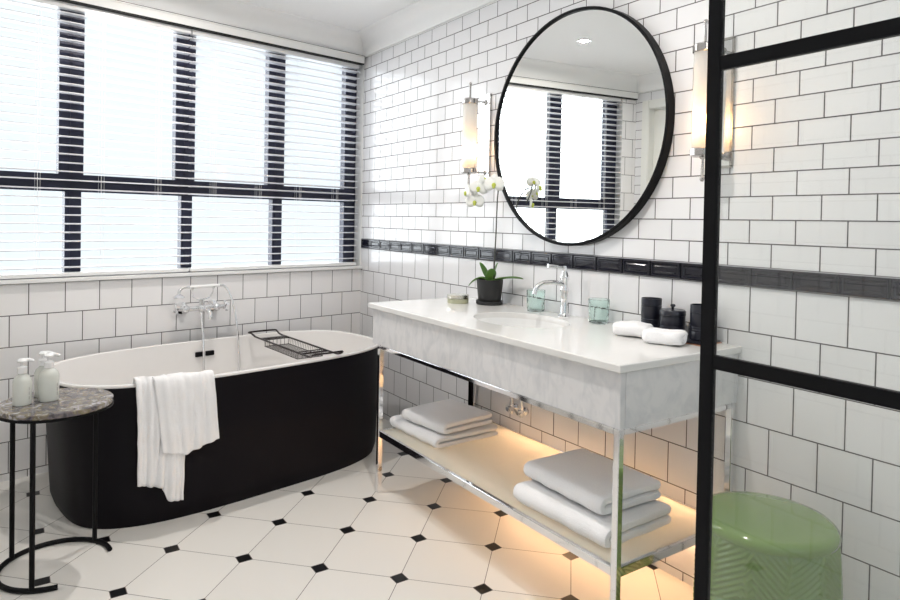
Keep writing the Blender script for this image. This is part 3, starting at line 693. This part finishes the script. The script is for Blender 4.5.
bm = BM(); tube(bm, smooth_path([(0.060, 0.085, 0.118), (0.058, 0.083, 0.085), (0.035, 0.075, 0.055), (0, 0.07, 0.05), (-0.035, 0.075, 0.055), (-0.058, 0.083, 0.085), (-0.060, 0.085, 0.118)], 5), 0.0035, 8)
tube(bm, [(0.066, 0.085, 0.118), (0.054, 0.085, 0.118)], 0.012, 10); tube(bm, [(-0.066, 0.085, 0.118), (-0.054, 0.085, 0.118)], 0.012, 10); obj('cradle', fw(bm), M_CHROME, fl)
bm = BM(); tube(bm, [(0.075, 0.088, 0.122), (-0.095, 0.088, 0.124)], [0.009, 0.0095], 14); hs = obj('hand_shower', fw(bm), M_PLASTIC, fl)
bm = BM(); tube(bm, smooth_path([(0.075, 0.088, 0.122), (0.11, 0.088, 0.120), (0.130, 0.090, 0.105), (0.135, 0.095, 0.085)], 5), 0.008, 12)
lathe(bm, [(0, 0.0), (0.012, 0.0), (0.030, -0.014), (0.032, -0.020), (0, -0.022)], 24, c=(0.135, 0.096, 0.088)); obj('shower_head', fw(bm), M_CHROME, hs)
bm = BM(); tube(bm, smooth_path([(-0.095, 0.088, 0.124), (-0.125, 0.09, 0.118), (-0.150, 0.10, 0.075), (-0.165, 0.12, 0.01), (-0.175, 0.145, -0.10), (-0.185, 0.155, -0.25), (-0.180, 0.16, -0.42), (-0.15, 0.17, -0.545), (-0.07, 0.17, -0.60), (0.0, 0.165, -0.56), (0.012, 0.15, -0.42), (0.010, 0.13, -0.20), (0.004, 0.085, -0.06), (0.002, 0.072, -0.015)], 7), 0.0065, 10); obj('hose', fw(bm), M_CHROME, fl)

# ------------------------------------------------------------------ side table
tb = thing('side_table', 'round side table with speckled stone top and open black hoop base', 'side table', (-1.865, -1.300, 0))
RT = 0.183
bm = BM(); lathe(bm, [(0, 0.582), (RT - 0.004, 0.582), (RT, 0.585), (RT, 0.599), (RT - 0.003, 0.602), (0, 0.602)], 64); obj('top', bm, M_STONE, tb)
bm = BM(); lathe(bm, [(RT - 0.016, 0.574), (RT + 0.001, 0.574), (RT + 0.001, 0.5815), (RT - 0.016, 0.5815), (RT - 0.016, 0.574)], 64); obj('rim_ring', bm, M_BLACK, tb)
RB = 0.178
a0 = math.atan2(-1.292 + 1.300, -1.693 + 1.865); a1 = math.atan2(-1.502 + 1.300, -1.868 + 1.865) % (2 * PI)
bm = BM(); tube(bm, [(RB * math.cos(a0 + (a1 - a0) * i / 48), RB * math.sin(a0 + (a1 - a0) * i / 48), 0.009) for i in range(49)], 0.009, 10); obj('base_hoop', bm, M_BLACK, tb)
for (x, y) in ((-1.717, -1.178), (-1.938, -1.452), (-1.995, -1.181)):
    a_ = math.atan2(y + 1.300, x + 1.865); bm = BM(); tube(bm, [(RB * math.cos(a_), RB * math.sin(a_), 0.012), (RB * math.cos(a_), RB * math.sin(a_), 0.576)], 0.0085, 12); obj('leg', bm, M_BLACK, tb)

# pump bottles
def bottle(loc, rz, label, Rb=0.030, Hb=0.105):
    t = thing('pump_bottle', label, 'soap bottle', loc, rz, 'pump bottles on the side table')
    bm = BM(); lathe(bm, [(0, 0), (Rb - 0.003, 0), (Rb, 0.003), (Rb, Hb - 0.022), (Rb - 0.004, Hb - 0.010), (Rb - 0.013, Hb), (0.012, Hb + 0.004), (0.012, Hb + 0.010), (0, Hb + 0.010)], 32); obj('body', bm, M_BOTTLE, t)
    bm = BM(); lathe(bm, [(0, Hb + 0.006), (0.0155, Hb + 0.006), (0.0155, Hb + 0.026), (0.009, Hb + 0.030), (0.006, Hb + 0.032), (0.0055, Hb + 0.046), (0, Hb + 0.046)], 24); obj('collar', bm, M_PLASTIC, t)
    bm = BM(); lathe(bm, [(0, Hb + 0.044), (0.015, Hb + 0.044), (0.016, Hb + 0.050), (0.010, Hb + 0.056), (0, Hb + 0.057)], 20)
    tube(bm, [(0, 0, Hb + 0.050), (0.018, 0, Hb + 0.051), (0.034, 0, Hb + 0.045)], [0.008, 0.0065, 0.005], 10); obj('pump_head', bm, M_PLASTIC, t)
    # printed label lines
    bm = BM()
    for q in range(3):
        a_ = -0.9; w_ = 0.35
        pts = [( (Rb + 0.0004) * math.cos(a_ + w_ * (i / 4 - 0.5) * 0.35), (Rb + 0.0004) * math.sin(a_ + w_ * (i / 4 - 0.5) * 0.35)) for i in range(5)]
        z0 = 0.02 + q * 0.016
        for i in range(4): bm.faces.new([bm.verts.new((pts[i][0], pts[i][1], z0)), bm.verts.new((pts[i + 1][0], pts[i + 1][1], z0)), bm.verts.new((pts[i + 1][0], pts[i + 1][1], z0 + 0.012)), bm.verts.new((pts[i][0], pts[i][1], z0 + 0.012))])
    obj('printed_label', bm, M_PRINT, t)
    return t
M_PRINT = plain('print_grey', (0.35, 0.35, 0.32), 0.5)
bottle((-1.970, -1.300, 0.602), 0.1, 'clear pump bottle of pale soap, leftmost on the stone side table', 0.029)
bottle((-1.889, -1.280, 0.602), 0.2, 'white lotion pump bottle, nearest the tub on the stone side table', 0.0330, 0.112)
bottle((-1.903, -1.208, 0.602), -0.1, 'pump bottle half hidden behind the white lotion bottle on the side table', 0.029, 0.108)

# ------------------------------------------------------------------ orchid
t = thing('orchid', 'white orchid in a charcoal pot on the vanity in front of the left sconce', 'potted plant', (-0.095, -1.553, 0.880))
bm = BM(); lathe(bm, [(0, 0.008), (0.052, 0.008), (0.054, 0.012), (0.064, 0.114), (0.064, 0.119), (0.060, 0.119), (0.058, 0.098), (0, 0.098)], 36); obj('pot', bm, M_POT, t)
bm = BM(); lathe(bm, [(0, 0.0), (0.056, 0.0), (0.065, 0.004), (0.065, 0.018), (0.062, 0.018), (0.058, 0.0075), (0, 0.0075)], 36); obj('saucer', bm, M_POT, t)
bm = BM(); lathe(bm, [(0, 0.106), (0.03, 0.104), (0.0575, 0.100)], 24); obj('soil', bm, M_SOIL, t)
def leaf(az, L, lift, droop, wd):
    bm = BM(); N = 12; rows = []
    for i in range(N + 1):
        q = i / N; rr = L * q; z = 0.104 + lift * q - droop * q * q
        wq_ = wd * (math.sin(PI * min(1, q * 0.93 + 0.07)) ** 0.6) * (1 - 0.25 * q)
        c_ = Vector((math.cos(az) * rr, math.sin(az) * rr, z)); sd = Vector((-math.sin(az), math.cos(az), 0))
        rows.append([bm.verts.new(c_ + sd * wq_ * kx + Vector((0, 0, abs(kx) * wq_ * 0.35))) for kx in (-1, -0.5, 0, 0.5, 1)])
    for A, B in zip(rows[:-1], rows[1:]):
        for j in range(4): bm.faces.new((A[j], A[j + 1], B[j + 1], B[j]))
    o = obj('leaf', bm, M_LEAF, t); m_ = o.modifiers.new('thickness', 'SOLIDIFY'); m_.thickness = 0.0025
leaf(-1.25, 0.185, 0.075, 0.045, 0.026); leaf(2.0, 0.055, 0.095, 0.0, 0.030); leaf(2.3, 0.105, 0.085, 0.105, 0.027); leaf(-0.5, 0.035, 0.095, 0.0, 0.026); leaf(4.3, 0.040, 0.080, 0.01, 0.028); leaf(1.0, 0.05, 0.07, 0.02, 0.025)
o_ = Vector(t.location)
st = smooth_path([(-0.090, -1.575, 0.985), (-0.090, -1.580, 1.10), (-0.092, -1.590, 1.25), (-0.105, -1.610, 1.37), (-0.125, -1.640, 1.43), (-0.155, -1.660, 1.445), (-0.185, -1.620, 1.455), (-0.215, -1.580, 1.42), (-0.22, -1.545, 1.37)], 6)
bm = BM(); tube(bm, [p - o_ for p in st], 0.0028, 8); obj('stem', bm, M_STEM, t)
def blossom(loc, face, R=0.034):
    face = Vector(face).normalized(); qt = face.to_track_quat('Z', 'Y').to_matrix().to_4x4(); mt = Matrix.Translation(Vector(loc) - o_) @ qt
    bm = BM()
    for kx, (ang_, L, wd) in enumerate([(90, 1.0, 0.38), (210, 0.95, 0.36), (330, 0.95, 0.36), (10, 1.0, 0.62), (170, 1.0, 0.62)]):
        a_ = math.radians(ang_); dr = Vector((math.cos(a_), math.sin(a_), 0)); sd = Vector((-math.sin(a_), math.cos(a_), 0)); rows = []
        for i in range(8):
            q = i / 7; ww = wd * R * math.sin(PI * (0.12 + 0.88 * q)) ** 0.55 if q < 1 else 0.02 * R
            rows.append([bm.verts.new(mt @ (dr * (L * R * q) + sd * ww * kk_ + Vector((0, 0, 0.0012 * kx + 0.15 * R * (q * q) * -1 + 0.06 * R * (1 - kk_ * kk_))))) for kk_ in (-1, -0.5, 0, 0.5, 1)])
        for A, B in zip(rows[:-1], rows[1:]):
            for j in range(4): bm.faces.new((A[j], A[j + 1], B[j + 1], B[j]))
    o = obj('blossom', bm, M_PETAL, t); m_ = o.modifiers.new('thickness', 'SOLIDIFY'); m_.thickness = 0.001
    bm = BM(); bmesh.ops.create_uvsphere(bm, u_segments=12, v_segments=8, radius=R * 0.2, matrix=mt @ Matrix.Translation((0, -0.1 * R, 0.2 * R)))
    bmesh.ops.create_uvsphere(bm, u_segments=10, v_segments=6, radius=R * 0.14, matrix=mt @ Matrix.Translation((0.0, -0.3 * R, 0.25 * R)))
    obj('lip', bm, M_PETALC, o)
blossom((-0.175, -1.672, 1.446), (-0.7, -0.75, 0.1), 0.050)
blossom((-0.215, -1.610, 1.430), (-0.75, -0.65, 0.0), 0.048)
blossom((-0.215, -1.582, 1.368), (-0.7, -0.7, -0.1), 0.046)
blossom((-0.245, -1.560, 1.410), (-0.9, 0.3, 0.0), 0.038)
blossom((-0.195, -1.620, 1.470), (0.3, -0.6, 0.4), 0.038)

# tin, tumblers, canisters
t = thing('candle_tin', 'small round metal tin lying on the vanity left of the orchid', 'tin', (-0.200, -1.440, 0.880))
bm = BM(); lathe(bm, [(0, 0), (0.049, 0), (0.051, 0.002), (0.051, 0.026), (0, 0.026)], 36); obj('body', bm, M_TINLABEL, t)
bm = BM(); lathe(bm, [(0.0515, 0.022), (0.053, 0.022), (0.053, 0.038), (0.051, 0.040), (0, 0.040), ], 36); obj('lid', bm, M_TIN, t)
def tumbler(loc, label):
    bm = BM(); lathe(bm, [(0, 0), (0.034, 0), (0.038, 0.004), (0.040, 0.04), (0.042, 0.095), (0.0405, 0.0965), (0.039, 0.095), (0.037, 0.04), (0.034, 0.010), (0, 0.009)], 40)
    o = obj('glass_tumbler', bm, M_TUMBLER); o.location = loc; tag(o, label, 'glass', 'pale green glass tumblers on the vanity'); return o
tumbler((-0.064, -1.846, 0.880), 'pale green glass tumbler standing left of the basin tap')
tumbler((-0.064, -2.217, 0.880), 'pale green glass tumbler standing right of the basin tap')
def canister(loc, R, Hh, label, knob):
    t = thing('canister', label, 'canister', loc, 0, 'black canisters on the vanity tray')
    bm = BM(); prof = [(0, 0), (R - 0.002, 0), (R, 0.002)]
    for z in (0.25, 0.32, 0.39): prof += [(R, Hh * z - 0.003), (R - 0.0015, Hh * z), (R, Hh * z + 0.003)]
    prof += [(R, Hh * 0.78), (R - 0.002, Hh * 0.785), (R - 0.002, Hh * 0.79)]
    if knob: prof += [(0, Hh * 0.79)]
    else: prof += [(R, Hh * 0.80), (R, Hh), (R - 0.003, Hh), (R - 0.003, Hh * 0.5), (0, Hh * 0.5)]
    lathe(bm, prof, 36); obj('body', bm, M_CAN, t)
    if knob:
        bm = BM(); lathe(bm, [(R + 0.001, Hh * 0.80), (R + 0.0015, Hh * 0.95), (R - 0.002, Hh), (0, Hh)], 36); ld = obj('lid', bm, M_CAN, t)
        bm = BM(); lathe(bm, [(0.004, Hh), (0.004, Hh + 0.008), (0.009, Hh + 0.014), (0.007, Hh + 0.019), (0, Hh + 0.020)], 20); obj('knob', bm, M_CAN, ld)
TZ = 0.889
bm = BM(); box(bm, (-0.135, -2.722, 0.880), (-0.012, -2.420, 0.884), 0.0015); tr_ = obj('vanity_tray', bm, M_COPPER); tag(tr_, 'narrow dark tray with a copper edge under the three black canisters', 'tray')
bm = BM(); box(bm, (-0.132, -2.719, 0.884), (-0.015, -2.423, 0.889), 0.001); obj('tray_surface', bm, M_CAN, tr_)
canister((-0.060, -2.467, TZ), 0.036, 0.118, 'black open cylindrical canister, farthest left of the three beside the rolled cloths', False)
canister((-0.078, -2.572, TZ), 0.043, 0.090, 'black lidded canister with a small round knob, in the middle of the tray', True)
canister((-0.062, -2.674, TZ), 0.036, 0.118, 'black open cylindrical canister nearest the black shower post', False)

# ------------------------------------------------------------------ folded towels
def displace(bm, amp, sc, seed):
    from mathutils import noise
    for v in bm.verts:
        p = v.co * sc + Vector((seed, seed * 2, 0)); v.co += Vector(noise.noise_vector(p)) * amp
def folded(name, W_, D_, layers, th, seed, label, cat, group, sag=0.0, gap=0.002):
    """serpentine folded cloth: fold direction x (width W_), depth along y (D_)"""
    path = []; z = th / 2
    for L in range(layers):
        a, b = (-W_ / 2 + th * 0.6, W_ / 2 - th * 0.6) if L % 2 == 0 else (W_ / 2 - th * 0.6, -W_ / 2 + th * 0.6)
        for i in range(13): path.append((a + (b - a) * i / 12, z))
        if L < layers - 1:
            s_ = 1 if L % 2 == 0 else -1
            for i in range(1, 6):
                an = -PI / 2 + PI * i / 6; path.append((b + s_ * math.cos(an) * (th + gap) * 0.55, z + (th + gap) / 2 + math.sin(an) * (th + gap) / 2))
            z += th + gap
    # drop the first level straight, build ribbon
    NY = 14; bm = BM(); rows = []
    for (x, zz), nx in zip(path, path[1:] + [path[-1]]): pass
    N = len(path); nor = []
    for i in range(N):
        p0 = path[max(i - 1, 0)]; p1 = path[min(i + 1, N - 1)]; tx, tz = p1[0] - p0[0], p1[1] - p0[1]; l_ = math.hypot(tx, tz) or 1; nor.append((-tz / l_, tx / l_))
    sec = [(path[i][0] + nor[i][0] * th * 0.49, path[i][1] + nor[i][1] * th * 0.49) for i in range(N)] + [(path[i][0] - nor[i][0] * th * 0.49, path[i][1] - nor[i][1] * th * 0.49) for i in range(N - 1, -1, -1)]
    R = []
    for j in range(NY + 1):
        q = j / NY; y = (q - 0.5) * D_; pin = 1 - 0.02 * math.sin(q * 23 + seed)
        ring = []
        for (x, z_) in sec:
            e_ = 1.0
            if j in (0, NY): e_ = 0.995
            ring.append(bm.verts.new((x * pin, y * e_, max(0.0008, z_ - sag * (x * x) / (W_ * W_ / 4) * (z_ / (layers * th))))))
        R.append(ring)
    n_ = len(sec)
    for A, B in zip(R[:-1], R[1:]):
        for i in range(n_): bm.faces.new((A[i], A[(i + 1) % n_], B[(i + 1) % n_], B[i]))
    for Rr in (R[0], R[-1]):
        for i in range(N - 1): bm.faces.new((Rr[i], Rr[i + 1], Rr[n_ - 2 - i], Rr[n_ - 1 - i]))
    displace(bm, 0.0028, 14, seed)
    for v in bm.verts: v.co.z = max(v.co.z, 0.0)
    o = obj(name, bm, M_TOWEL, ang=70); o.modifiers.new('soft', 'SUBSURF').levels = 1; o.modifiers['soft'].render_levels = 1
    tag(o, label, cat, group); return o
SZ = 0.2905
GT = 'folded white towels on the vanity shelf'
def place(o, x, y, z, rz): o.location = (x, y, z); o.rotation_euler = (0, 0, rz)
place(folded('folded_towel', 0.36, 0.40, 2, 0.024, 1.3, 'folded white towel at the tub end of the glass shelf, lower of its pair', 'towel', GT), -0.305, -1.50, SZ, PI + 0.03)
place(folded('folded_towel', 0.31, 0.31, 2, 0.025, 4.1, 'folded white towel at the tub end of the glass shelf, upper of its pair', 'towel', GT), -0.305, -1.535, SZ + 0.055, PI + 0.10)
place(folded('folded_towel', 0.34, 0.43, 2, 0.032, 7.7, 'folded white bath towel at the post end of the glass shelf, lower of its pair', 'towel', GT), -0.350, -2.47, SZ, PI + 0.03)
place(folded('folded_towel', 0.30, 0.38, 2, 0.031, 9.9, 'folded white bath towel at the post end of the glass shelf, upper of its pair', 'towel', GT), -0.325, -2.45, SZ + 0.071, PI - 0.03)
def roll(loc, rz, seed, label):
    L, W2, H2 = 0.124, 0.045, 0.024; bm = BM(); R = []; N = 28; NYr = 16
    for j in range(NYr + 1):
        q = j / NYr; e_ = (1 - abs(2 * q - 1) ** 8) ** 0.4 * 0.22 + 0.78; y = (q - 0.5) * L
        R.append([bm.verts.new((W2 * e_ * math.copysign(abs(math.cos(a)) ** 0.6, math.cos(a)) * (1 + 0.05 * math.sin(3 * a + q * 5 + seed)), y, H2 + H2 * e_ * math.copysign(abs(math.sin(a)) ** 0.6, math.sin(a)) * (1 + 0.05 * math.sin(q * 7 + seed + a)))) for a in [2 * PI * i / N for i in range(N)]])
    for A, B in zip(R[:-1], R[1:]):
        for i in range(N): bm.faces.new((A[i], A[(i + 1) % N], B[(i + 1) % N], B[i]))
    for Rr, sgn in ((R[0], -1), (R[-1], 1)):
        prev = Rr; c_ = sum((v.co for v in Rr), Vector()) / N
        for kk_, dy in ((0.8, 0.003), (0.62, -0.004), (0.45, 0.002), (0.25, -0.003)):
            nr = [bm.verts.new(c_ + (v.co - c_) * kk_ + Vector((0, sgn * dy - 0 * 1, 0))) for v in Rr]
            for i in range(N): bm.faces.new((prev[i], prev[(i + 1) % N], nr[(i + 1) % N], nr[i]))
            prev = nr
        bm.faces.new(prev)
    displace(bm, 0.004, 28, seed); zmin = min(v.co.z for v in bm.verts)
    for v in bm.verts: v.co.z = max(v.co.z - zmin - 0.001, 0)
    o = obj('rolled_washcloth', bm, M_TOWEL, ang=70); tag(o, label, 'washcloth', 'rolled white washcloths on the vanity'); place(o, *loc, rz)
roll((-0.176, -2.483, 0.880), 0.40, 2.0, 'rolled white washcloth on the vanity in front of the leftmost canister')
roll((-0.200, -2.634, 0.880), 0.30, 5.0, 'rolled white washcloth nearest the corner of the vanity by the post')

# ------------------------------------------------------------------ garden stool
st_ = thing('garden_stool', 'green glazed ceramic drum stool with pressed palm leaves, behind the shower glass', 'stool', (-0.318, -3.062, 0))
RS, HS = 0.180, 0.50
def stool_r(z):
    q = z / HS; return RS * (0.90 + 0.10 * math.sin(PI * min(1, max(0, q * 0.86 + 0.07))) ** 0.7)
bm = BM(); NA, NZ = 300, 130; rows = []
def relief(a_, z):
    # palm fronds: each frond a central rib with slanting pleats
    best = 0; W_ = 0.205; s_ = a_ * RS
    total = 2 * PI * RS; n_ = round(total / W_); W_ = total / n_
    h = 0
    for lay, (ph, zc, an) in enumerate(((0, 0.0, 0.18), (0.5, 0.21, -0.3), (0.25, 0.38, 0.32), (0.75, 0.36, -0.1))):
        x = ((s_ / W_ - ph + 0.5) % 1 - 0.5) * W_; y_ = z - zc
        xr = x * math.cos(an) + y_ * math.sin(an); yr = -x * math.sin(an) + y_ * math.cos(an)
        if -0.03 < yr < 0.20:
            half = 0.085 * max(0, 1 - ((yr - 0.06) / 0.14) ** 2) ** 0.5
            if abs(xr) < half:
                pl = 0.5 + 0.5 * math.sin((yr - abs(xr) * 0.8) * 2 * PI / 0.017)
                h = 0.0015 + 0.0065 * pl
                if abs(xr) < 0.004: h = 0.008
    return h
for i in range(NZ + 1):
    z = 0.004 + (HS - 0.028) * i / NZ; row = []
    fade = min(1, (HS - 0.030 - z) / 0.010, z / 0.02); fade = max(0, fade)
    for j in range(NA):
        a_ = 2 * PI * j / NA; rr = stool_r(z) - 0.008 + relief(a_, z) * fade; row.append(bm.verts.new((rr * math.cos(a_), rr * math.sin(a_), z)))
    rows.append(row)
for A, B in zip(rows[:-1], rows[1:]):
    for j in range(NA): bm.faces.new((A[j], A[(j + 1) % NA], B[(j + 1) % NA], B[j]))
bm.faces.new(rows[0]); obj('drum', bm, M_GREEN, st_, ang=80)
bm = BM(); rt = stool_r(HS - 0.03) + 0.002
lathe(bm, [(rt - 0.02, HS - 0.030), (rt - 0.003, HS - 0.028), (rt, HS - 0.020), (rt - 0.003, HS - 0.009), (rt - 0.011, HS - 0.002), (rt - 0.024, HS), (0, HS + 0.003)], 96); obj('top', bm, M_GREEN, st_)

# ------------------------------------------------------------------ shower screen
sc = thing('shower_screen', 'black framed clear glass shower panel with a slim post and thin cross bars', 'shower screen', (-1.010, -3.3375, 0))
bm = BM(); box(bm, (-0.006, -0.0125, 0), (0.006, 0.0125, 2.30), 0.001); obj('post', bm, M_BLACK, sc)
LP = -1.55
bm = BM(); box(bm, (-0.006, LP - 0.025, 0), (0.006, LP, 2.30), 0.001); obj('post', bm, M_BLACK, sc)
for zc in (0.533, 1.0425, 1.5525, 2.063):
    bm = BM(); box(bm, (-0.006, LP, zc - 0.0118), (0.006, -0.0125, zc + 0.0118), 0.001); obj('glazing_bar', bm, M_BLACK, sc)
bm = BM(); box(bm, (-0.006, LP, 2.276), (0.006, -0.0125, 2.30), 0.001); obj('top_rail', bm, M_BLACK, sc)
bm = BM(); box(bm, (-0.006, LP, 0), (0.006, -0.0125, 0.024), 0.001); obj('bottom_rail', bm, M_BLACK, sc)
bm = BM(); box(bm, (-0.003, LP, 0.024), (0.003, -0.0125, 2.276)); obj('glass_panel', bm, M_SCREEN, sc, smooth=False)
